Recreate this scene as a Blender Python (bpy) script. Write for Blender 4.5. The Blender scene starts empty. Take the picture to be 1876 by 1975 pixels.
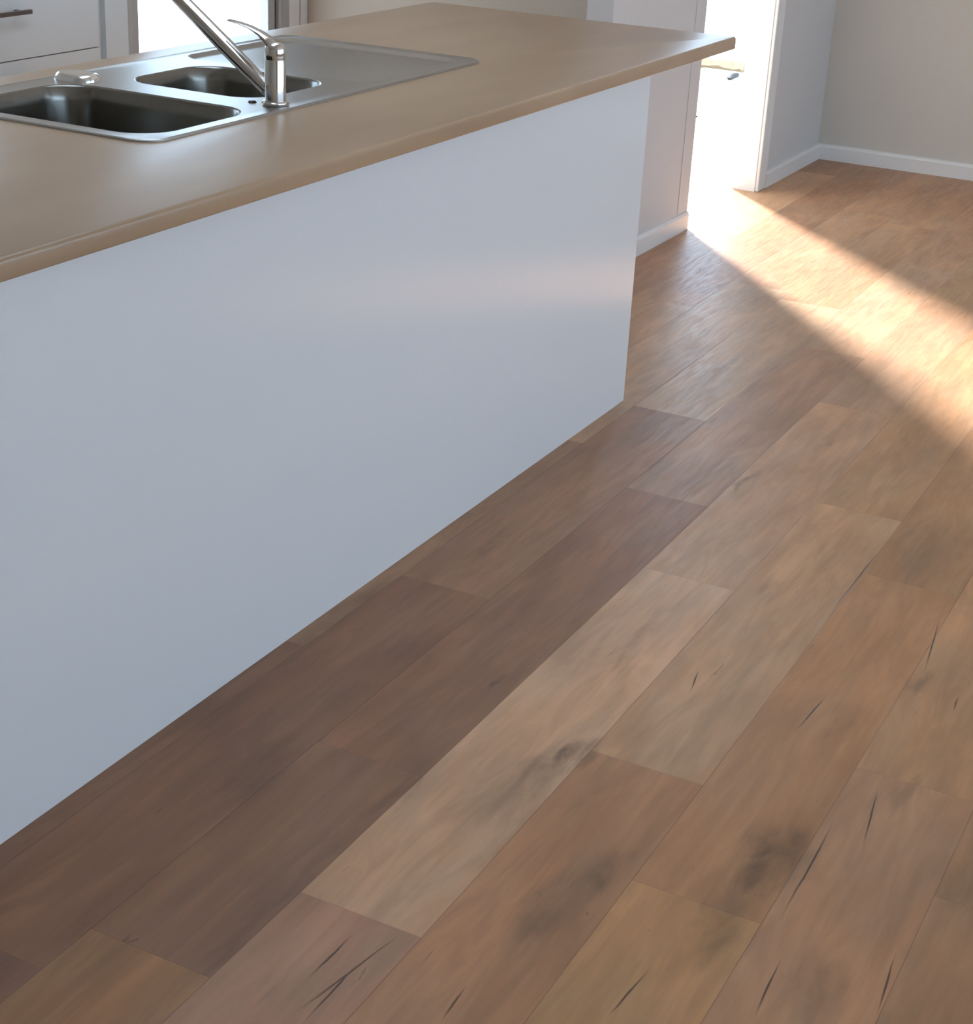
import bpy, bmesh, math, random
from math import sin, cos, pi, radians
from mathutils import Vector, Matrix
random.seed(7)
S = bpy.context.scene
COL = S.collection

# ------------------------------------------------------------------ camera
FPX = 3212.98
YAW, PITCH, ROLL = 0.45962, 0.413085, 0.051962
CAMPOS = Vector((-3.90836, -1.54544, 1.49160))
fw = Vector((cos(PITCH)*cos(YAW), cos(PITCH)*sin(YAW), -sin(PITCH)))
rt = Vector((sin(YAW), -cos(YAW), 0)); up = rt.cross(fw)
r2 = rt*cos(ROLL) + up*sin(ROLL); u2 = -rt*sin(ROLL) + up*cos(ROLL)
cam = bpy.data.cameras.new('camera')
cam.sensor_fit = 'HORIZONTAL'; cam.sensor_width = 36.0; cam.lens = FPX/1876*36.0
cam.clip_start = 0.05; cam.clip_end = 300
co = bpy.data.objects.new('camera', cam); COL.objects.link(co)
M3 = Matrix((r2, u2, -fw)).transposed()
co.matrix_world = Matrix.Translation(CAMPOS) @ M3.to_4x4()
S.camera = co

# ------------------------------------------------------------------ light and exposure
SKY = (0.59, 0.78, 1.0); SKY_STRENGTH = 4.2
SUN_ENERGY = 12.8; SUN_AZ = radians(42.5); SUN_EL = radians(35); SUN_ANGLE = radians(6.5)
S.view_settings.view_transform = 'Standard'; S.view_settings.look = 'None'
S.view_settings.gamma = 1.0; S.view_settings.use_curve_mapping = False
S.view_settings.exposure = 0.10
w = bpy.data.worlds.new('sky'); S.world = w; w.use_nodes = True
bg = w.node_tree.nodes['Background']
bg.inputs[0].default_value = (*SKY, 1); bg.inputs[1].default_value = SKY_STRENGTH
sl = bpy.data.lights.new('sun', 'SUN'); sl.energy = SUN_ENERGY; sl.angle = SUN_ANGLE; sl.color = (1.0, 0.96, 0.93)
so = bpy.data.objects.new('sun', sl); COL.objects.link(so); so.location = (8, 8, 8)
sdir = Vector((-cos(SUN_AZ)*cos(SUN_EL), -sin(SUN_AZ)*cos(SUN_EL), -sin(SUN_EL)))
so.rotation_euler = sdir.to_track_quat('-Z', 'Y').to_euler()


# ------------------------------------------------------------------ helpers
def link(name, me, mat=None, parent=None):
    o = bpy.data.objects.new(name, me); COL.objects.link(o)
    if mat: me.materials.append(mat)
    if parent: o.parent = parent
    return o
def obj(name, bm, mat=None, parent=None, smooth=False):
    bmesh.ops.recalc_face_normals(bm, faces=bm.faces)
    me = bpy.data.meshes.new(name); bm.to_mesh(me); bm.free()
    if smooth:
        for p in me.polygons: p.use_smooth = True
        try: me.set_sharp_from_angle(angle=radians(40))
        except Exception: pass
    return link(name, me, mat, parent)
def thing(name, label, cat, loc=(0, 0, 0)):
    o = bpy.data.objects.new(name, None); COL.objects.link(o); o.empty_display_size = .1
    o.location = loc; o['label'] = label; o['category'] = cat
    return o
def tag(o, label, cat): o['label'] = label; o['category'] = cat; return o
def struct(o): o['kind'] = 'structure'; return o
def box(bm, x0, x1, y0, y1, z0, z1, bev=0, seg=2):
    r = bmesh.ops.create_cube(bm, size=1)
    vs = r['verts']
    for v in vs:
        v.co = Vector((x0 + (v.co.x+.5)*(x1-x0), y0 + (v.co.y+.5)*(y1-y0), z0 + (v.co.z+.5)*(z1-z0)))
    if bev:
        es = {e for v in vs for e in v.link_edges}
        bmesh.ops.bevel(bm, geom=list(es), offset=bev, segments=seg, profile=.5, affect='EDGES')
def bx(*a, **k):
    bm = bmesh.new(); box(bm, *a, **k); return bm
def tube(bm, pts, radii, n=24, sx=1.0, cap=True):
    """sweep of circles along pts; radii may be (a, b) pairs: a along the side axis, b the other"""
    pts = [Vector(p) for p in pts]; rings = []
    for i, p in enumerate(pts):
        t = (pts[min(i+1, len(pts)-1)] - pts[max(i-1, 0)]).normalized()
        side = t.cross(Vector((0, 0, 1)))
        if side.length < 1e-3: side = Vector((1, 0, 0))
        side.normalize(); oth = side.cross(t).normalized()
        r = radii[i]; a, b = r if isinstance(r, tuple) else (r, r)
        rings.append([bm.verts.new(p + side*a*cos(2*pi*k/n) + oth*b*sin(2*pi*k/n)) for k in range(n)])
    for A, B in zip(rings, rings[1:]):
        for k in range(n): bm.faces.new((A[k], A[(k+1) % n], B[(k+1) % n], B[k]))
    if cap:
        bm.faces.new(rings[0][::-1]); bm.faces.new(rings[-1])
def lathe(bm, prof, c=(0, 0, 0), n=48):
    c = Vector(c); rings = []
    for r, z in prof:
        if r < 1e-6: rings.append([bm.verts.new(c + Vector((0, 0, z)))])
        else: rings.append([bm.verts.new(c + Vector((r*cos(2*pi*k/n), r*sin(2*pi*k/n), z))) for k in range(n)])
    for A, B in zip(rings, rings[1:]):
        for k in range(n):
            k2 = (k+1) % n
            if len(A) == 1 and len(B) == 1: continue
            if len(A) == 1: bm.faces.new((A[0], B[k2], B[k]))
            elif len(B) == 1: bm.faces.new((A[k], A[k2], B[0]))
            else: bm.faces.new((A[k], A[k2], B[k2], B[k]))
def rrect(x0, x1, y0, y1, r, n=8):
    out = []
    for cx, cy, a0 in ((x1-r, y0+r, -90), (x1-r, y1-r, 0), (x0+r, y1-r, 90), (x0+r, y0+r, 180)):
        for k in range(n+1):
            a = radians(a0 + 90*k/n); out.append((cx + r*cos(a), cy + r*sin(a)))
    return out
def ring(bm, loop, z): return [bm.verts.new((x, y, z)) for x, y in loop]
def bridge(bm, A, B):
    n = len(A)
    for k in range(n): bm.faces.new((A[k], A[(k+1) % n], B[(k+1) % n], B[k]))
def fill(bm, loops):
    es = []
    for L in loops:
        for k in range(len(L)):
            e = bm.edges.get((L[k], L[(k+1) % len(L)])) or bm.edges.new((L[k], L[(k+1) % len(L)]))
            es.append(e)
    bmesh.ops.triangle_fill(bm, edges=es, use_beauty=True, use_dissolve=False)
def wallbox(name, mat, *a): return struct(obj(name, bx(*a), mat))

# ------------------------------------------------------------------ materials
def newmat(name):
    m = bpy.data.materials.new(name); m.use_nodes = True
    nt = m.node_tree; return m, nt, nt.nodes['Principled BSDF']
def N(nt, t, **k):
    n = nt.nodes.new(t)
    for a, b in k.items(): setattr(n, a, b)
    return n
def math_(nt, op, a, b=None, c=None):
    n = N(nt, 'ShaderNodeMath', operation=op)
    for i, v in enumerate((a, b, c)):
        if v is None: continue
        if isinstance(v, (int, float)): n.inputs[i].default_value = v
        else: nt.links.new(v, n.inputs[i])
    return n.outputs[0]
def noise_mat(name, col, rough=.5, var=.04, scale=8.0, spec=.5, metal=0, bump=0, bscale=200, stretch=(1, 1, 1), coat=0):
    m, nt, b = newmat(name)
    tc = N(nt, 'ShaderNodeTexCoord'); mp = N(nt, 'ShaderNodeMapping'); mp.inputs['Scale'].default_value = stretch
    nt.links.new(tc.outputs['Object'], mp.inputs[0])
    nz = N(nt, 'ShaderNodeTexNoise'); nz.inputs['Scale'].default_value = scale; nz.inputs['Detail'].default_value = 4
    nt.links.new(mp.outputs[0], nz.inputs['Vector'])
    mx = N(nt, 'ShaderNodeMix', data_type='RGBA')
    mx.inputs[6].default_value = tuple(c*(1-var) for c in col) + (1,)
    mx.inputs[7].default_value = tuple(min(1, c*(1+var)) for c in col) + (1,)
    nt.links.new(nz.outputs[0], mx.inputs[0]); nt.links.new(mx.outputs[2], b.inputs['Base Color'])
    b.inputs['Roughness'].default_value = rough; b.inputs['Metallic'].default_value = metal
    b.inputs['Specular IOR Level'].default_value = spec; b.inputs['Coat Weight'].default_value = coat
    if bump:
        n2 = N(nt, 'ShaderNodeTexNoise'); n2.inputs['Scale'].default_value = bscale
        nt.links.new(mp.outputs[0], n2.inputs['Vector'])
        bp = N(nt, 'ShaderNodeBump'); bp.inputs['Strength'].default_value = bump; bp.inputs['Distance'].default_value = .002
        nt.links.new(n2.outputs[0], bp.inputs['Height']); nt.links.new(bp.outputs[0], b.inputs['Normal'])
    return m
M_wall = noise_mat('beige_wall_paint', (.635, .595, .535), .75, .03, 3, .3, bump=.15, bscale=260)
M_pale = noise_mat('pale_grey_wall_paint', (.645, .635, .63), .65, .03, 3, .35, bump=.15, bscale=260)
M_niche = noise_mat('taupe_kitchen_wall', (.42, .36, .30), .75, .03, 3, .3)  # darker and browner than the other walls
M_white = noise_mat('white_gloss_trim_paint', (.80, .795, .785), .35, .02, 5)
M_ceil = noise_mat('ceiling_paint', (.82, .81, .79), .8, .02, 3)
M_panel = noise_mat('white_satin_panel', (.80, .80, .805), .17, .012, 2.5, .5)
M_cab = noise_mat('white_cabinet', (.64, .67, .68), .3, .01, 3)
M_steel = noise_mat('brushed_stainless_steel', (.46, .44, .41), .32, .08, 14, metal=1, stretch=(1, 14, 1))
M_bowl = noise_mat('darkened_bowl_steel', (.26, .255, .235), .24, .10, 12, metal=1, stretch=(6, 6, .6))  # darker than the flange: dark reflections in the bowls put into the colour
M_chrome = noise_mat('polished_chrome', (.74, .73, .72), .09, .03, 20, metal=1)
M_dark = noise_mat('dark_bronze_metal', (.06, .05, .045), .4, .1, 30, metal=.6)
M_brown = noise_mat('brown_metal_handle', (.16, .13, .12), .3, .1, 30, metal=.8)
M_alu = noise_mat('grey_aluminium_frame', (.46, .46, .46), .4, .03, 20, metal=.3)
M_seal = noise_mat('dark_rubber_seal', (.05, .05, .05), .7, .1, 40)
M_conc = noise_mat('pale_concrete', (.74, .72, .69), .9, .05, 2.5, .2)
M_slab = noise_mat('cream_paving_slab', (.72, .69, .62), .9, .05, 4, .2)
M_soil = noise_mat('dry_sandy_soil', (.23, .165, .10), .95, .25, 6, .1)
M_rock = noise_mat('dark_grey_stone', (.03, .028, .027), .8, .3, 8)

def laminate():
    m, nt, b = newmat('tan_laminate')
    tc = N(nt, 'ShaderNodeTexCoord'); mp = N(nt, 'ShaderNodeMapping'); mp.inputs['Scale'].default_value = (1.0, 3.2, 3.2)
    nt.links.new(tc.outputs['Object'], mp.inputs[0])
    n1 = N(nt, 'ShaderNodeTexNoise'); n1.inputs['Scale'].default_value = 2.2; n1.inputs['Detail'].default_value = 5
    nt.links.new(mp.outputs[0], n1.inputs['Vector'])
    cr = N(nt, 'ShaderNodeValToRGB'); e = cr.color_ramp.elements
    e[0].position = .3; e[0].color = (.385, .248, .148, 1); e[1].position = .72; e[1].color = (.465, .31, .19, 1)
    nt.links.new(n1.outputs[0], cr.inputs[0]); nt.links.new(cr.outputs[0], b.inputs['Base Color'])
    b.inputs['Roughness'].default_value = .30; b.inputs['Specular IOR Level'].default_value = .75
    return m
M_lam = laminate()

def glass():
    m = bpy.data.materials.new('clear_window_glass'); m.use_nodes = True; nt = m.node_tree; nt.nodes.clear()
    out = N(nt, 'ShaderNodeOutputMaterial'); mx = N(nt, 'ShaderNodeMixShader')
    tr = N(nt, 'ShaderNodeBsdfTransparent'); gl = N(nt, 'ShaderNodeBsdfGlossy'); gl.inputs['Roughness'].default_value = .01
    tr.inputs[0].default_value = (.95, .96, .96, 1); mx.inputs[0].default_value = .05
    nt.links.new(tr.outputs[0], mx.inputs[1]); nt.links.new(gl.outputs[0], mx.inputs[2])
    nt.links.new(mx.outputs[0], out.inputs[0]); return m
M_glass = glass()

# floorboards: (x, y, half length, half width, strength); figure of the wood itself
KNOTS = [(-1.69, -.625, .10, .026, 1.0), (-1.80, -.60, .17, .05, .6), (-1.79, -1.01, .14, .06, .9), (-1.96, -.80, .12, .042, .75),
         (-2.08, -.77, .12, .05, .55), (-1.97, -1.00, .16, .05, .55), (-.36, -.47, .10, .014, .8), (-1.18, -.56, .20, .018, .35),
         (-2.02, -.21, .16, .045, .55), (-1.01, -.12, .13, .02, .45), (-.88, -.70, .06, .03, .35), (.40, -.13, .22, .03, .4),
         (-1.45, -.03, .25, .03, .4), (-1.34, -1.0, .14, .04, .4), (-1.50, -1.14, .06, .03, .45), (-2.05, -1.16, .10, .05, .45),
         (-1.52, -.41, .06, .018, .9), (-2.0, -.425, .30, .022, .55), (-1.72, -1.30, .12, .05, .35), (.05, -.56, .15, .025, .35),
         (-1.1, -1.07, .05, .03, .5), (-2.30, -.43, .20, .016, .5), (-1.20, -.30, .2, .03, .25), (-.5, -.93, .2, .05, .25)]
CRACKS = [((-1.49, -1.10), (-1.70, -1.128)), ((-2.00, -1.10), (-2.16, -1.112)), ((-2.12, -.952), (-2.26, -.938)),
          ((-1.90, -1.238), (-2.07, -1.252)), ((-2.285, -.748), (-2.37, -.756)), ((-2.22, -.622), (-2.47, -.578)),
          ((-2.26, -.56), (-2.40, -.558)), ((-1.28, -.70), (-1.38, -.72)), ((-1.11, -1.148), (-1.19, -1.153)),
          ((-.80, -1.04), (-1.08, -1.07)), ((-1.24, -.94), (-1.42, -.925)), ((-2.30, -.60), (-2.47, -.60)), ((-.5, -.848), (-.95, -.846)),
          ((-1.60, -1.065), (-1.95, -1.075))]
def floor_mat():
    m, nt, b = newmat('wood_plank_floor'); L = nt.links.new
    tc = N(nt, 'ShaderNodeTexCoord'); uv = N(nt, 'ShaderNodeUVMap'); uv.uv_map = 'plank'
    tint = N(nt, 'ShaderNodeAttribute'); tint.attribute_name = 'tint'
    dat = N(nt, 'ShaderNodeAttribute'); dat.attribute_name = 'data'      # r: length, g: seed
    sd = N(nt, 'ShaderNodeSeparateColor'); L(dat.outputs['Color'], sd.inputs[0])
    su = N(nt, 'ShaderNodeSeparateXYZ'); L(uv.outputs[0], su.inputs[0]); U, V = su.outputs[0], su.outputs[1]
    def nz(su_, sv_, scale, detail=4, dist=0.0, rough=.55, off=0):
        cx = N(nt, 'ShaderNodeCombineXYZ'); L(math_(nt, 'MULTIPLY', U, su_), cx.inputs[0]); L(math_(nt, 'MULTIPLY', V, sv_), cx.inputs[1])
        L(math_(nt, 'MULTIPLY_ADD', sd.outputs[1], 37.0, off), cx.inputs[2])
        n = N(nt, 'ShaderNodeTexNoise'); n.inputs['Scale'].default_value = scale; n.inputs['Detail'].default_value = detail
        n.inputs['Distortion'].default_value = dist; n.inputs['Roughness'].default_value = rough
        L(cx.outputs[0], n.inputs['Vector']); return n.outputs[0]
    def mr(v, a, b_, c, d):
        n = N(nt, 'ShaderNodeMapRange'); n.interpolation_type = 'SMOOTHSTEP'; L(v, n.inputs[0])
        for i, q in enumerate((a, b_, c, d)): n.inputs[i+1].default_value = q
        return n.outputs[0]
    fine = mr(nz(1.2, 30, 3.0, 5, .3), .25, .75, .95, 1.04)
    figure = mr(nz(1, 5.5, 3.2, 4, 1.4, off=5), .3, .72, .87, 1.08)
    cloud = mr(nz(1, 2.4, 2.1, 3, .6, off=11), .3, .7, .86, 1.10)
    k = math_(nt, 'MULTIPLY', math_(nt, 'MULTIPLY', fine, figure), cloud)
    # hue drift towards grey or orange inside one board
    hue = mr(nz(1, 3.0, 2.6, 3, .5, off=23), .35, .68, 0, 1)
    warm = N(nt, 'ShaderNodeMix', data_type='RGBA'); warm.inputs[6].default_value = (1.05, .99, .93, 1); warm.inputs[7].default_value = (.98, 1.0, 1.02, 1)
    L(hue, warm.inputs[0])
    c1 = N(nt, 'ShaderNodeMix', data_type='RGBA', blend_type='MULTIPLY'); c1.inputs[0].default_value = 1
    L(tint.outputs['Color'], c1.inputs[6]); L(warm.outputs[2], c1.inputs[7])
    kk = N(nt, 'ShaderNodeCombineColor'); [L(k, kk.inputs[i]) for i in range(3)]
    c2 = N(nt, 'ShaderNodeMix', data_type='RGBA', blend_type='MULTIPLY'); c2.inputs[0].default_value = 1
    L(c1.outputs[2], c2.inputs[6]); L(kk.outputs[0], c2.inputs[7])
    # knots and smoky figure
    wn = N(nt, 'ShaderNodeTexNoise'); wn.inputs['Scale'].default_value = 16; wn.inputs['Detail'].default_value = 5
    mp = N(nt, 'ShaderNodeMapping'); mp.inputs['Scale'].default_value = (.45, 1.5, 1); L(tc.outputs['Object'], mp.inputs[0]); L(mp.outputs[0], wn.inputs['Vector'])
    sub = N(nt, 'ShaderNodeVectorMath', operation='SUBTRACT'); L(wn.outputs['Color'], sub.inputs[0]); sub.inputs[1].default_value = (.5, .5, .5)
    def warped(a, b_):
        v = N(nt, 'ShaderNodeVectorMath', operation='MULTIPLY_ADD'); L(sub.outputs[0], v.inputs[0]); v.inputs[1].default_value = (a, b_, 0)
        L(tc.outputs['Object'], v.inputs[2]); return v.outputs[0]
    def blob(vec, x, y, a, b_, st, ang=0.0, e0=.15, e1=1.15):
        mp = N(nt, 'ShaderNodeMapping'); mp.vector_type = 'TEXTURE'
        mp.inputs['Location'].default_value = (x, y, 0); mp.inputs['Rotation'].default_value = (0, 0, ang); mp.inputs['Scale'].default_value = (a, b_, 1e3)
        L(vec, mp.inputs[0]); ln = N(nt, 'ShaderNodeVectorMath', operation='LENGTH'); L(mp.outputs[0], ln.inputs[0])
        return mr(ln.outputs['Value'], e0, e1, st, 0)
    wk = warped(.22, .085); wc = warped(.03, .010); km = None; cm = None
    for x, y, a, b_, st in KNOTS:
        o = blob(wk, x, y, a, b_, st); km = o if km is None else math_(nt, 'MAXIMUM', km, o)
    for (ax, ay), (bx_, by) in CRACKS:
        o = blob(wc, (ax+bx_)/2, (ay+by)/2, math.hypot(bx_-ax, by-ay)/2, .0024, .85, math.atan2(by-ay, bx_-ax), .2, 1.0)
        cm = o if cm is None else math_(nt, 'MAXIMUM', cm, o)
    kcol = N(nt, 'ShaderNodeMix', data_type='RGBA'); kcol.inputs[7].default_value = (.11, .062, .034, 1)
    L(math_(nt, 'MULTIPLY', km, mr(nz(1, 2, 9, 4, 1.0, off=3), .25, .7, .35, .95)), kcol.inputs[0]); L(c2.outputs[2], kcol.inputs[6])
    # loose random flecks
    fl = mr(nz(1, 5, 11, 3, .8, off=41), .70, .80, 0, .40)
    # board joints
    dv = math_(nt, 'MINIMUM', V, math_(nt, 'SUBTRACT', PW, V)); du = math_(nt, 'MINIMUM', U, math_(nt, 'SUBTRACT', sd.outputs[0], U))
    seam = math_(nt, 'MAXIMUM', mr(dv, .0002,   .0016, .34, 0), mr(du, .0002, .0016, .16, 0))
    allm = math_(nt, 'MAXIMUM', math_(nt, 'MAXIMUM', seam, cm), fl)
    fin = N(nt, 'ShaderNodeMix', data_type='RGBA'); fin.inputs[7].default_value = (.035, .020, .014, 1)
    L(allm, fin.inputs[0]); L(kcol.outputs[2], fin.inputs[6]); L(fin.outputs[2], b.inputs['Base Color'])
    b.inputs['Roughness'].default_value = .5; b.inputs['Specular IOR Level'].default_value = .46
    L(mr(nz(1, 10, 12, 4, .6, off=7), .2, .8, .33, .48), b.inputs['Roughness'])
    hgt = math_(nt, 'SUBTRACT', math_(nt, 'MULTIPLY', nz(1, 14, 10, 5, .5, off=9), .35), allm)
    bp = N(nt, 'ShaderNodeBump'); bp.inputs['Strength'].default_value = .35; bp.inputs['Distance'].default_value = .0025
    L(hgt, bp.inputs['Height']); L(bp.outputs[0], b.inputs['Normal'])
    return m
PW = 0.2025; FGAIN = (1.40, 1.19, .97)

# ------------------------------------------------------------------ room shell
YW, XC, XD, XJ = .5593, 3.5201, 1.886, 2.655      # doorway wall face, far wall face, doorway left and right
def build_floor():
    y0 = -.04
    FIX = {  # row: [(x_end_right_of_plank, colour)] from the left end; boards near the doorway lightened for its sheen
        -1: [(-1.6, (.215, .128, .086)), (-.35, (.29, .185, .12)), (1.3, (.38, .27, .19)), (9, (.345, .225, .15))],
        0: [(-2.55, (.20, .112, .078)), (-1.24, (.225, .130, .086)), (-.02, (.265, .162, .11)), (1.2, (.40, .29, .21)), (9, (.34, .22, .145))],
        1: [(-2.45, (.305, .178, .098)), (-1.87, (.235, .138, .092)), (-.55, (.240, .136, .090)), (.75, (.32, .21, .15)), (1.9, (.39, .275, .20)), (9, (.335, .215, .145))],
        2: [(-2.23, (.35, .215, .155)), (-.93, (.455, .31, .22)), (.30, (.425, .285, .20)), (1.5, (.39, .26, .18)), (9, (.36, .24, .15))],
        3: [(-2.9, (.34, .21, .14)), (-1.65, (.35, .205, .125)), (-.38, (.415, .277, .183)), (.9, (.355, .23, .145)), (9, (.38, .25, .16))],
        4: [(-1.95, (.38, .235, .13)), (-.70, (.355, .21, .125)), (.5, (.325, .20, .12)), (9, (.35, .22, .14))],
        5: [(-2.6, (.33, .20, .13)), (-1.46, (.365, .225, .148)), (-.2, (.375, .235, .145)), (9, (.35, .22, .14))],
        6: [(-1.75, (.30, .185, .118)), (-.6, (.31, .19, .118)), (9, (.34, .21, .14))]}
    pal = [(.36, .23, .145), (.32, .195, .125), (.38, .25, .16), (.34, .21, .13), (.30, .185, .12)]
    verts, faces, uvs, tint, data = [], [], [], [], []
    rows = int((2.3-(-4.1))/PW)+2; r0 = -int((2.3-y0)/PW)-1
    rng = random.Random(3)
    for r in range(r0, r0+rows+1):
        yb = y0-(r+1)*PW; ya = y0-r*PW                  # board spans yb..ya
        yb_c, ya_c = max(yb, -4.06), min(ya, 2.25)
        if ya_c <= yb_c: continue
        planks = []
        if r in FIX:
            xs = -5.06; 
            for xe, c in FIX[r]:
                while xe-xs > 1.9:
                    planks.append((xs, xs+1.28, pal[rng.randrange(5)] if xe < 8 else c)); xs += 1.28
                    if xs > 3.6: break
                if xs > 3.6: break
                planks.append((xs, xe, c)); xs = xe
        else:
            xs = -5.06-rng.random()*1.2
            while xs < 3.6:
                planks.append((xs, xs+1.28, pal[rng.randrange(5)])); xs += 1.28
        lim = 3.56
        for xa, xb, c in planks:
            xa_c, xb_c = max(xa, -5.06), min(xb, lim)
            parts = [(xa_c, xb_c, yb_c, ya_c)]
            # kitchen side ends at the outer wall, doorway threshold stays
            res = []
            for X0, X1, Y0, Y1 in parts:
                if Y0 >= .66 or Y1 > .66:
                    if Y0 < .66: res.append((X0, X1, Y0, .66)); Y0 = .66
                    X1 = min(X1, 1.86)
                if X1 > X0: res.append((X0, X1, Y0, Y1))
            sdv = rng.random()
            for X0, X1, Y0, Y1 in res:
                if X1-X0 < 1e-4 or Y1-Y0 < 1e-4: continue
                i = len(verts); verts += [(X0, Y0, 0), (X1, Y0, 0), (X1, Y1, 0), (X0, Y1, 0)]; faces.append((i, i+1, i+2, i+3))
                uvs += [(X0-xa, Y0-yb), (X1-xa, Y0-yb), (X1-xa, Y1-yb), (X0-xa, Y1-yb)]
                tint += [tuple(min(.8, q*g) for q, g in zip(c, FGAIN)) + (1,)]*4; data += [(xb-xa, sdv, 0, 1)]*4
    # underside and rim so the floor has thickness
    def under(X0, X1, Y0, Y1):
        i = len(verts); verts.extend([(X0, Y0, -.002), (X1, Y0, -.002), (X1, Y1, -.002), (X0, Y1, -.002), (X0, Y0, -.09), (X1, Y0, -.09), (X1, Y1, -.09), (X0, Y1, -.09)])
        for f in ((3, 2, 1, 0), (4, 5, 6, 7), (0, 1, 5, 4), (1, 2, 6, 5), (2, 3, 7, 6), (3, 0, 4, 7)):
            faces.append(tuple(i+q for q in f)); uvs.extend([(.3, .1)]*4); tint.extend([(.3, .19, .12, 1)]*4); data.extend([(1.28, .5, 0, 1)]*4)
    under(-5.06, 3.56, -4.06, .66); under(-5.06, 1.86, .66, 2.25)
    me = bpy.data.meshes.new('floor'); me.from_pydata(verts, [], faces)
    ul = me.uv_layers.new(name='plank')
    for k, q in enumerate(uvs): ul.data[k].uv = q
    a = me.color_attributes.new('tint', 'FLOAT_COLOR', 'CORNER'); d = me.color_attributes.new('data', 'FLOAT_COLOR', 'CORNER')
    for k in range(len(tint)): a.data[k].color = tint[k]; d.data[k].color = data[k]
    me.update()
    return struct(link('floor', me, floor_mat()))
build_floor()

def wall_open(name, mat, axis, c0, c1, a0, a1, holes, z1=2.4):
    """wall with rectangular openings: axis 'y' -> runs along x at y c0..c1 ; holes = (a, b, zlo, zhi)"""
    bm = bmesh.new()
    cuts = sorted({a0, a1, *[h[0] for h in holes], *[h[1] for h in holes]})
    for p, q in zip(cuts, cuts[1:]):
        hs = [h for h in holes if h[0] <= p+1e-6 and h[1] >= q-1e-6]
        spans = [(0, z1)] if not hs else [(0, hs[0][2]), (hs[0][3], z1)]
        for lo, hi in spans:
            if hi-lo < 1e-4: continue
            if axis == 'y': box(bm, p, q, c0, c1, lo, hi)
            else: box(bm, c0, c1, p, q, lo, hi)
    bmesh.ops.remove_doubles(bm, verts=bm.verts, dist=1e-5)
    return struct(obj(name, bm, mat))
WT = .09
wall_open('wall_doorway', M_pale, 'y', YW, YW+WT, 1.05, XC, [(XD, XJ+.012, 0, 2.055)])
wallbox('wall_right', M_wall, XC, XC+.1, -4.1, YW+WT, 0, 2.4)
wall_open('wall_kitchen_back', M_wall, 'y', 2.2, 2.3, -5.1, 1.9, [(-1.25, .05, 1.10, 1.80), (.715, 1.80, 0, 2.09)])
wallbox('wall_kitchen_right', M_niche, 1.81, 1.886, YW+WT, 2.2, 0, 2.4)
wallbox('wall_left', M_wall, -5.1, -5.0, -4.1, 2.2, 0, 2.4)
wall_open('wall_front', M_wall, 'y', -4.1, -4.0, -5.0, XC, [(-3.7, 2.6, .45, 2.1)])
bm = bmesh.new(); box(bm, -5.1, XC+.1, -4.1, .0, 2.4, 2.5); box(bm, -5.1, -2.2, .0, .95, 2.4, 2.5); box(bm, -.2, XC+.1, .0, YW+WT, 2.4, 2.5)
box(bm, -.2, 1.9, YW+WT, .95, 2.4, 2.5); box(bm, -5.1, 1.9, .95, 2.3, 2.4, 2.5)
for q in ((-2.22, -2.2, -.02, .97), (-.2, -.18, -.02, .97), (-2.2, -.2, -.02, .0), (-2.2, -.2, .95, .97)): box(bm, *q, 2.4, 3.1)   # shaft of the added skylight
struct(obj('ceiling', bm, M_ceil))
struct(obj('added_sun_eave', bx(-5.1, 1.9, 2.3, 3.5, 2.4, 2.5), M_ceil))  # added overhang out of view, keeps sun off the kitchen glass door

def base_profile(bm, a, b, out, h=.068, t=.018):
    """skirting board from a to b on the floor, thickness towards `out`"""
    a, b, o = Vector(a), Vector(b), Vector(out)
    prof = [(0, 0), (t, 0), (t, h-.012), (t-.003, h-.004), (t-.008, h), (0, h)]
    A = [bm.verts.new(a + o*p + Vector((0, 0, z))) for p, z in prof]; B = [bm.verts.new(b + o*p + Vector((0, 0, z))) for p, z in prof]
    bridge(bm, A, B); bm.faces.new(A[::-1]); bm.faces.new(B)
def baseboard(name, a, b, out, t=.018):
    bm = bmesh.new(); base_profile(bm, a, b, out, t=t); struct(obj(name, bm, M_white))
baseboard('baseboard_doorway_left', (1.05, YW, 0), (XD-.002, YW, 0), (0, -1, 0), .010)
baseboard('baseboard_doorway_right', (2.755, YW, 0), (XC, YW, 0), (0, -1, 0))
baseboard('baseboard_right', (XC, YW-.018, 0), (XC, -4.0, 0), (-1, 0, 0))
baseboard('baseboard_kitchen', (1.81, YW+WT, 0), (1.81, 2.2, 0), (-1, 0, 0))

# doorway to the garden: lining, architrave, latch plate
d1 = bpy.data.objects.new('door_1', None); COL.objects.link(d1); d1.location = (XJ, YW, 0); d1['kind'] = 'structure'
def child(o, root):
    o.parent = root; o.matrix_parent_inverse = Matrix.Translation(-Vector(root.location)); return o
child(obj('door_lining', bx(XJ, XJ+.012, YW-.004, YW+WT+.004, 0, 2.055, bev=.001), M_white), d1)
child(obj('head_lining', bx(XD+.002, XJ, YW-.004, YW+WT, 2.04, 2.055, bev=.001), M_white), d1)
bm = bmesh.new(); box(bm, XJ+.004, XJ+.098, YW-.018, YW-.0005, 0, 2.12, bev=.005, seg=3)
child(obj('architrave', bm, M_white), d1)
child(obj('architrave', bx(1.785, XD-.003, YW-.0025, YW-.0003, .07, 2.12, bev=.001), M_pale), d1)
bm = bmesh.new(); tube(bm, [(XD-.004, YW+.006, .412), (XD+.022, YW+.004, .4105)], [.004, .003], 12)
child(obj('latch_pin', bm, M_dark, None, True), d1)

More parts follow.
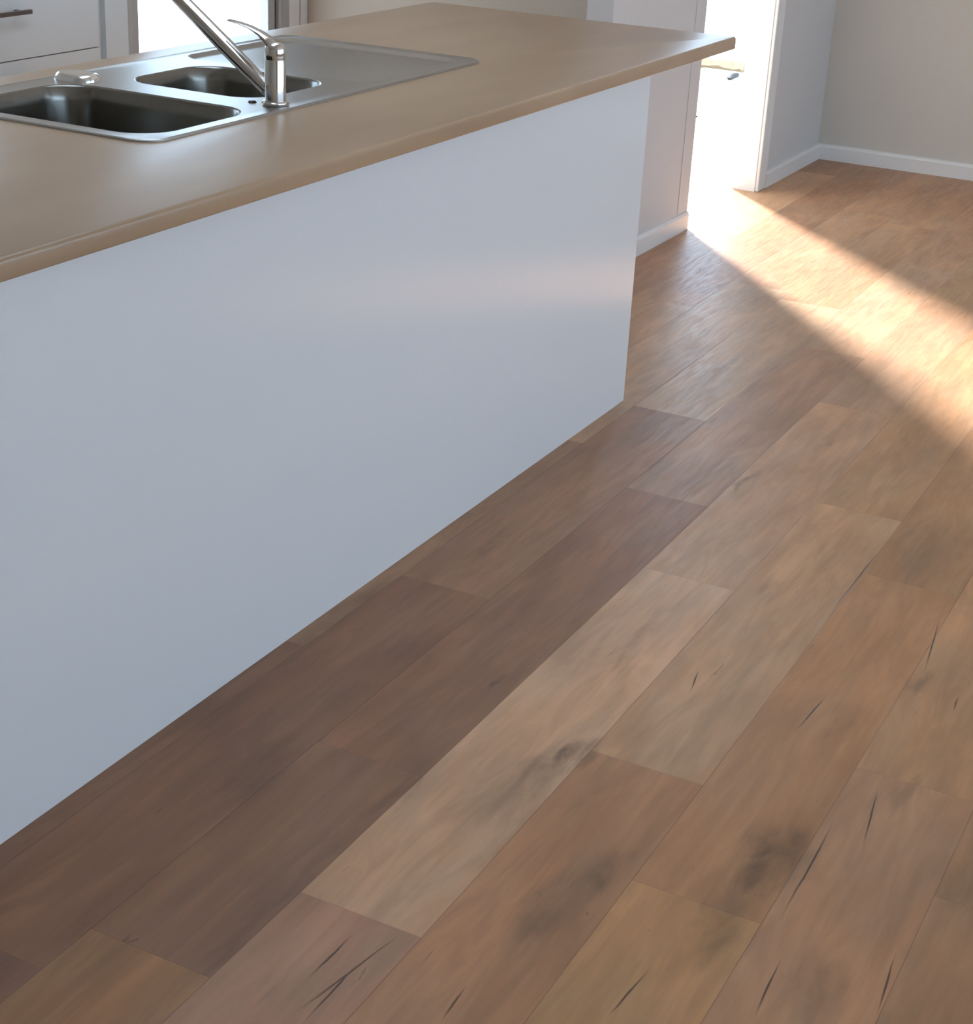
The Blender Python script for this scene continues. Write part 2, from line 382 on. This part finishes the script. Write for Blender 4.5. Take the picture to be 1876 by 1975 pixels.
# glass door at the back of the kitchen
d2 = bpy.data.objects.new('door_2', None); COL.objects.link(d2); d2.location = (1.2, 2.2, 0); d2['kind'] = 'structure'
f = child(obj('frame', (lambda bm: (box(bm, .715, .735, 2.19, 2.28, 0, 2.09, bev=.002), box(bm, .735, 1.80, 2.21, 2.28, 2.05, 2.09, bev=.002),
      box(bm, .735, 1.80, 2.21, 2.28, 0, .03, bev=.002), box(bm, 1.63, 1.69, 2.19, 2.28, .03, 2.05, bev=.002), bm)[-1])(bmesh.new()), M_alu), d2)
bm = bmesh.new(); box(bm, .737, .79, 2.205, 2.245, .03, 2.05, bev=.002); box(bm, 1.57, 1.615, 2.205, 2.245, .03, 2.05, bev=.002)
box(bm, .79, 1.57, 2.205, 2.245, .03, .10, bev=.002); box(bm, .79, 1.57, 2.205, 2.245, 1.98, 2.05, bev=.002)
child(obj('sash', bm, M_alu), d2)
child(obj('pane', bx(.785, 1.575, 2.222, 2.228, .095, 1.985), M_glass), d2)
child(obj('seal', bx(1.615, 1.63, 2.212, 2.24, .03, 2.05), M_seal), d2)
child(obj('jamb', bx(1.69, 1.755, 2.185, 2.28, .03, 2.05, bev=.002), M_white), d2)
child(obj('seal', bx(1.755, 1.765, 2.195, 2.24, .03, 2.05), M_seal), d2)
child(obj('trim_strip', bx(1.765, 1.808, 2.182, 2.2, 0, 2.12, bev=.002), M_white), d2)

def window(name, x0, x1, z0, z1, yc, mull):
    r = bpy.data.objects.new(name, None); COL.objects.link(r); r.location = ((x0+x1)/2, yc, z0); r['kind'] = 'structure'
    bm = bmesh.new(); t = .045
    box(bm, x0, x0+t, yc-.03, yc+.03, z0, z1, bev=.002); box(bm, x1-t, x1, yc-.03, yc+.03, z0, z1, bev=.002)
    box(bm, x0+t, x1-t, yc-.03, yc+.03, z0, z0+t, bev=.002); box(bm, x0+t, x1-t, yc-.03, yc+.03, z1-t, z1, bev=.002)
    for k in range(1, mull):
        xm = x0+(x1-x0)*k/mull; box(bm, xm-.02, xm+.02, yc-.025, yc+.025, z0+t, z1-t, bev=.002)
    child(obj('window_frame', bm, M_white), r)
    child(obj('pane', bx(x0+t-.005, x1-t+.005, yc-.003, yc+.003, z0+t-.005, z1-t+.005), M_glass), r)
window('added_kitchen_window', -1.25, .05, 1.10, 1.80, 2.25, 2)  # added kitchen window, put in to be reflected in the steel
window('added_rear_window', -3.7, 2.6, .45, 2.1, -4.05, 5)  # added window behind the camera, brightens the island panel

sky3 = bpy.data.objects.new('added_skylight', None); COL.objects.link(sky3); sky3.location = (-1.1, .3, 2.95); sky3['kind'] = 'structure'  # added skylight out of view, brightens the benchtop
bm = bmesh.new(); box(bm, -2.24, -2.18, -.04, .99, 3.1, 3.15); box(bm, -.22, -.16, -.04, .99, 3.1, 3.15); box(bm, -2.18, -.22, -.04, .02, 3.1, 3.15); box(bm, -2.18, -.22, .93, .99, 3.1, 3.15)
child(obj('window_frame', bm, M_white), sky3); child(obj('pane', bx(-2.185, -.215, .015, .935, 3.12, 3.126), M_glass), sky3)

# ------------------------------------------------------------------ outside the doorway
GZ = -.10
def poly_slab(name, pts, z0, z1, mat, st=True):
    bm = bmesh.new(); A = ring(bm, pts, z1); B = ring(bm, pts, z0); bridge(bm, A, B); bm.faces.new(A); bm.faces.new(B[::-1])
    o = obj(name, bm, mat)
    return struct(o) if st else o
poly_slab('ground', [(-40, -40), (60, -40), (60, 60), (-40, 60)], GZ-.3, GZ, M_conc)

# cream slab with a bed of dry soil along its far end
poly_slab('paving_slab', [(2.9, 1.55), (6.20, 1.838), (6.20, 3.6), (2.9, 3.6)], GZ-.05, GZ+.02, M_slab)
bm = bmesh.new()
rr = random.Random(5)
near = [(6.15, 1.833), (6.19, 1.87)] + [(6.15 + .05*rr.random(), 1.87+.035*k) for k in range(1, 15)]
far = [(6.405-.004*k, 1.906+.035*k) for k in range(16)]
lp = [bm.verts.new((x, y, GZ+.030+.012*rr.random())) for x, y in near]; lf = [bm.verts.new((x, y, GZ+.035+.02*rr.random())) for x, y in far]
lb = [bm.verts.new((v.co.x, v.co.y, GZ-.02)) for v in lp]; fb = [bm.verts.new((v.co.x, v.co.y, GZ-.02)) for v in lf]
for k in range(15):
    bm.faces.new((lp[k], lf[k], lf[k+1], lp[k+1])); bm.faces.new((lb[k], lp[k], lp[k+1], lb[k+1])); bm.faces.new((lf[k], fb[k], fb[k+1], lf[k+1]))
bm.faces.new((lp[0], lb[0], fb[0], lf[0])); bm.faces.new((lp[15], lf[15], fb[15], lb[15]))
struct(obj('soil_bed', bm, M_soil))
bm = bmesh.new(); bmesh.ops.create_icosphere(bm, subdivisions=3, radius=1)
for v in bm.verts:
    n = 1+.12*sin(5*v.co.x+2)*sin(4*v.co.y+1)+.08*sin(9*v.co.z); v.co = Vector((5.93+.11*v.co.x*n, 1.817+.008*v.co.x+.022*v.co.y*n, GZ+.030+.016*v.co.z*n))
tag(obj('stone', bm, M_rock, None, True), 'small dark stone on the edge of the pale slab outside the doorway', 'stone')

# ------------------------------------------------------------------ island
XL = -2.95
isl = thing('kitchen_island', 'white flat panelled kitchen island standing on the plank floor under the tan benchtop', 'kitchen island', (-1.5, .4, 0))
BZ0, BZ1 = .8685, .900
child(obj('front_panel', bx(XL, 0, 0, .018, 0, BZ0, bev=.0012), M_panel), isl)
child(obj('end_panel', bx(-.018, 0, .018, .80, 0, BZ0, bev=.001), M_panel), isl)
child(obj('end_panel', bx(XL, XL+.018, .018, .80, 0, BZ0, bev=.001), M_panel), isl)
child(obj('plinth', bx(XL+.018, -.018, .74, .755, 0, .12), M_cab), isl)
for k in range(5):
    xa = XL+.018+k*(2.914/5); xb = xa+2.914/5-.003
    dd = child(obj('door', bx(xa+.0015, xb, .80, .818, .125, BZ0-.012, bev=.002), M_cab), isl)

# benchtop with sink cut-out
SX0, SX1, SY0, SY1 = -1.645, -.405, .245, .800
def bench():
    bm = bmesh.new()
    bx0, bx1, by0, by1 = -3.05, .470, -.05, .885
    prof = []                                         # (inset, z) rounded front edges
    R = .007
    for k in range(5): a = radians(90*k/4); prof.append((R-R*sin(a), BZ1-R+R*cos(a)))
    for k in range(4): a = radians(90*k/3); prof.append((.003-.003*cos(a), BZ0+.003-.003*sin(a)))
    rings = []
    for ins, z in prof:
        rings.append(ring(bm, rrect(bx0+ins, bx1-ins, by0+ins, by1-ins, max(.012-ins, .003), 6), z))
    for A, B in zip(rings, rings[1:]): bridge(bm, A, B)
    hole = rrect(SX0+.02, SX1-.02, SY0+.02, SY1-.02, .04)
    ht = ring(bm, hole, BZ1); hb = ring(bm, hole, BZ0); bridge(bm, ht, hb)
    fill(bm, [rings[0], ht]); fill(bm, [rings[-1], hb])
    o = obj('benchtop', bm, M_lam, None, True)
    return tag(o, 'long tan laminate benchtop with rounded front edge overhanging the white island panel', 'benchtop')
bench()

# sink
sk = thing('kitchen_sink', 'stainless steel sink with two bowls and a drainer set into the tan benchtop', 'sink', (-1.02, .52, BZ1))
B1 = (-1.600, -1.282, .285, .735, .075); B2 = (-1.186, -.912, .350, .672, .068); DR = (-.865, -.445, .290, .770, .05)
def grow(b, d): return rrect(b[0]-d, b[1]+d, b[2]-d, b[3]+d, b[4]+d, 10)
FZ = BZ1 + .0030
bm = bmesh.new()
o0 = ring(bm, rrect(SX0, SX1, SY0, SY1, .055, 10), BZ1+.0003); o1 = ring(bm, rrect(SX0+.001, SX1-.001, SY0+.001, SY1-.001, .054, 10), BZ1+.003)
o2 = ring(bm, rrect(SX0+.004, SX1-.004, SY0+.004, SY1-.004, .051, 10), BZ1+.0045); o3 = ring(bm, rrect(SX0+.010, SX1-.010, SY0+.010, SY1-.010, .045, 10), FZ)
bridge(bm, o0, o1); bridge(bm, o1, o2); bridge(bm, o2, o3)
hs = [ring(bm, grow(b, .006), FZ) for b in (B1, B2, DR)]
fill(bm, [o3, *hs])
child(obj('flange', bm, M_steel, None, True), sk)
def bowl(b, depth):
    bm = bmesh.new(); rs = [ring(bm, grow(b, .006), FZ), ring(bm, grow(b, .003), FZ-.0008), ring(bm, grow(b, 0), FZ-.004), ring(bm, grow(b, -.004), FZ-.03)]
    rs.append(ring(bm, grow(b, -.012), BZ1-depth+.035))
    for k in range(1, 6):
        a = radians(90*k/5); rs.append(ring(bm, grow(b, -.012-.030*(1-cos(a))), BZ1-depth+.035-.030*sin(a)))
    cx, cy = (b[0]+b[1])/2, (b[2]+b[3])/2; n = len(rs[0])
    pts = [(v.co.x-cx, v.co.y-cy) for v in rs[-1]]
    for rad, dz in ((.050, .001), (.045, -.002), (.040, -.004)):
        rs.append([bm.verts.new((cx+rad*x/math.hypot(x, y), cy+rad*y/math.hypot(x, y), BZ1-depth+dz)) for x, y in pts])
    for A, B in zip(rs, rs[1:]): bridge(bm, A, B)
    bm.faces.new(rs[-1])
    o = child(obj('bowl', bm, M_bowl, None, True), sk)
    bm = bmesh.new(); lathe(bm, [(0, .002), (.010, .003), (.013, .001), (.030, .0005), (.038, .003), (.040, -.002)], (cx, cy, BZ1-depth), 32)
    w_ = obj('strainer', bm, M_chrome, o, True)
bowl(B1, .17); bowl(B2, .13)
bm = bmesh.new()
ds = [ring(bm, grow(DR, .006), FZ), ring(bm, grow(DR, .002), FZ-.001), ring(bm, grow(DR, -.006), FZ-.0055), ring(bm, grow(DR, -.016), FZ-.0075)]
for A, B in zip(ds, ds[1:]): bridge(bm, A, B)
bm.faces.new(ds[-1])
child(obj('drainer', bm, M_steel, None, True), sk)
# raised polished boss added to make the bright highlight behind the front bowl, and the small hole beside the tap
bm = bmesh.new()
lb = (-1.275, -1.213, .695, .786, .027)
rs = []
for k in range(8):
    a = radians(90*k/7); rs.append(ring(bm, grow(lb, .012*cos(a)-.010), FZ-.0005+.015*sin(a)))
for A, B in zip(rs, rs[1:]): bridge(bm, A, B)
bm.faces.new(rs[-1])
M_bright = noise_mat('highlight_steel', (.93, .94, .95), .14, .02, 20, metal=1)
o = child(obj('highlight_boss', bm, M_bright, None, True), sk); o['label'] = 'raised polished boss added for a bright highlight'
bm = bmesh.new(); lathe(bm, [(0, .0032), (.006, .003), (.008, .0015), (.009, -.001)], (-1.213, .338, FZ), 24)
child(obj('hole_plug', bm, M_dark, None, True), sk)

# tap
TX, TY = -1.205, .290; TZ = FZ + .0008
tp = thing('mixer_tap', 'chrome mixer tap with thin raised lever and long slanted spout on the sink front rim', 'tap', (TX, TY, TZ))
bm = bmesh.new(); lathe(bm, [(0, 0), (.026, 0), (.0265, .002), (.026, .005), (.0225, .0075), (0, .0075)], (TX, TY, TZ))
child(obj('base_ring', bm, M_chrome, None, True), tp)
bm = bmesh.new(); lathe(bm, [(0, .007), (.0205, .007), (.0205, .082), (.0198, .084), (.0198, .0855), (.0205, .0875), (.0205, .104), (.018, .112), (.012, .1165), (0, .118)], (TX, TY, TZ))
child(obj('body', bm, M_chrome, None, True), tp)
pts = [(TX, TY+.002, TZ+.104), (TX-.002, TY+.012, TZ+.117), (TX-.004, TY+.030, TZ+.130), (TX-.006, TY+.052, TZ+.139), (TX-.008, TY+.075, TZ+.1445), (TX-.010, TY+.098, TZ+.148)]
bm = bmesh.new(); tube(bm, pts, [(.018, .012), (.016, .009), (.013, .0050), (.0115, .0032), (.010, .0024), (.009, .0018)], 20)
child(obj('lever', bm, M_chrome, None, True), tp)
p0 = Vector((TX, TY+.006, TZ+.018)); p1 = Vector((TX, TY+.290, TZ+.2255))
dv = p1-p0
pts = [p0 + dv*t for t in (0, .08, .2, .4, .6, .8, 1.0)] + [p1+Vector((0, .016, .0085)), p1+Vector((0, .028, .008)), p1+Vector((0, .036, -.002)), p1+Vector((0, .038, -.022))]
bm = bmesh.new(); tube(bm, pts, [.0120, .0140, .0152, .0156, .0148, .0138, .0125, .0108, .0108, .0108, .011], 24)
child(obj('spout', bm, M_chrome, None, True), tp)

# ------------------------------------------------------------------ drawer cabinet behind the island
CY = 1.80
cb = thing('drawer_cabinet', 'white drawer cabinet with a bar handle standing behind the island left of the glass door', 'cabinet', (-.3, 2.0, 0))
child(obj('carcass', bx(-.90, .23, CY+.02, 2.195, .10, .90, bev=.001), M_cab), cb)
child(obj('end_panel', bx(.128, .232, CY, CY+.02, .10, .90, bev=.001), M_cab), cb)
child(obj('plinth', bx(-.90, .23, CY+.06, CY+.075, 0, .10), M_cab), cb)
zs = [(.110, .396), (.399, .7115), (.714, .895)]
for lo, hi in zs:
    d = child(obj('drawer', bx(-.86, .095, CY-.002, CY+.017, lo, hi, bev=.002), M_cab), cb)
    zc = .845 if hi > .8 else hi-.06
    bm = bmesh.new(); box(bm, -.75, -.222, CY-.036, CY-.024, zc-.006, zc+.006, bev=.002)
    for xx in (-.73, -.255): box(bm, xx-.006, xx+.006, CY-.026, CY-.001, zc-.005, zc+.005)
    h = obj('handle', bm, M_brown, d)
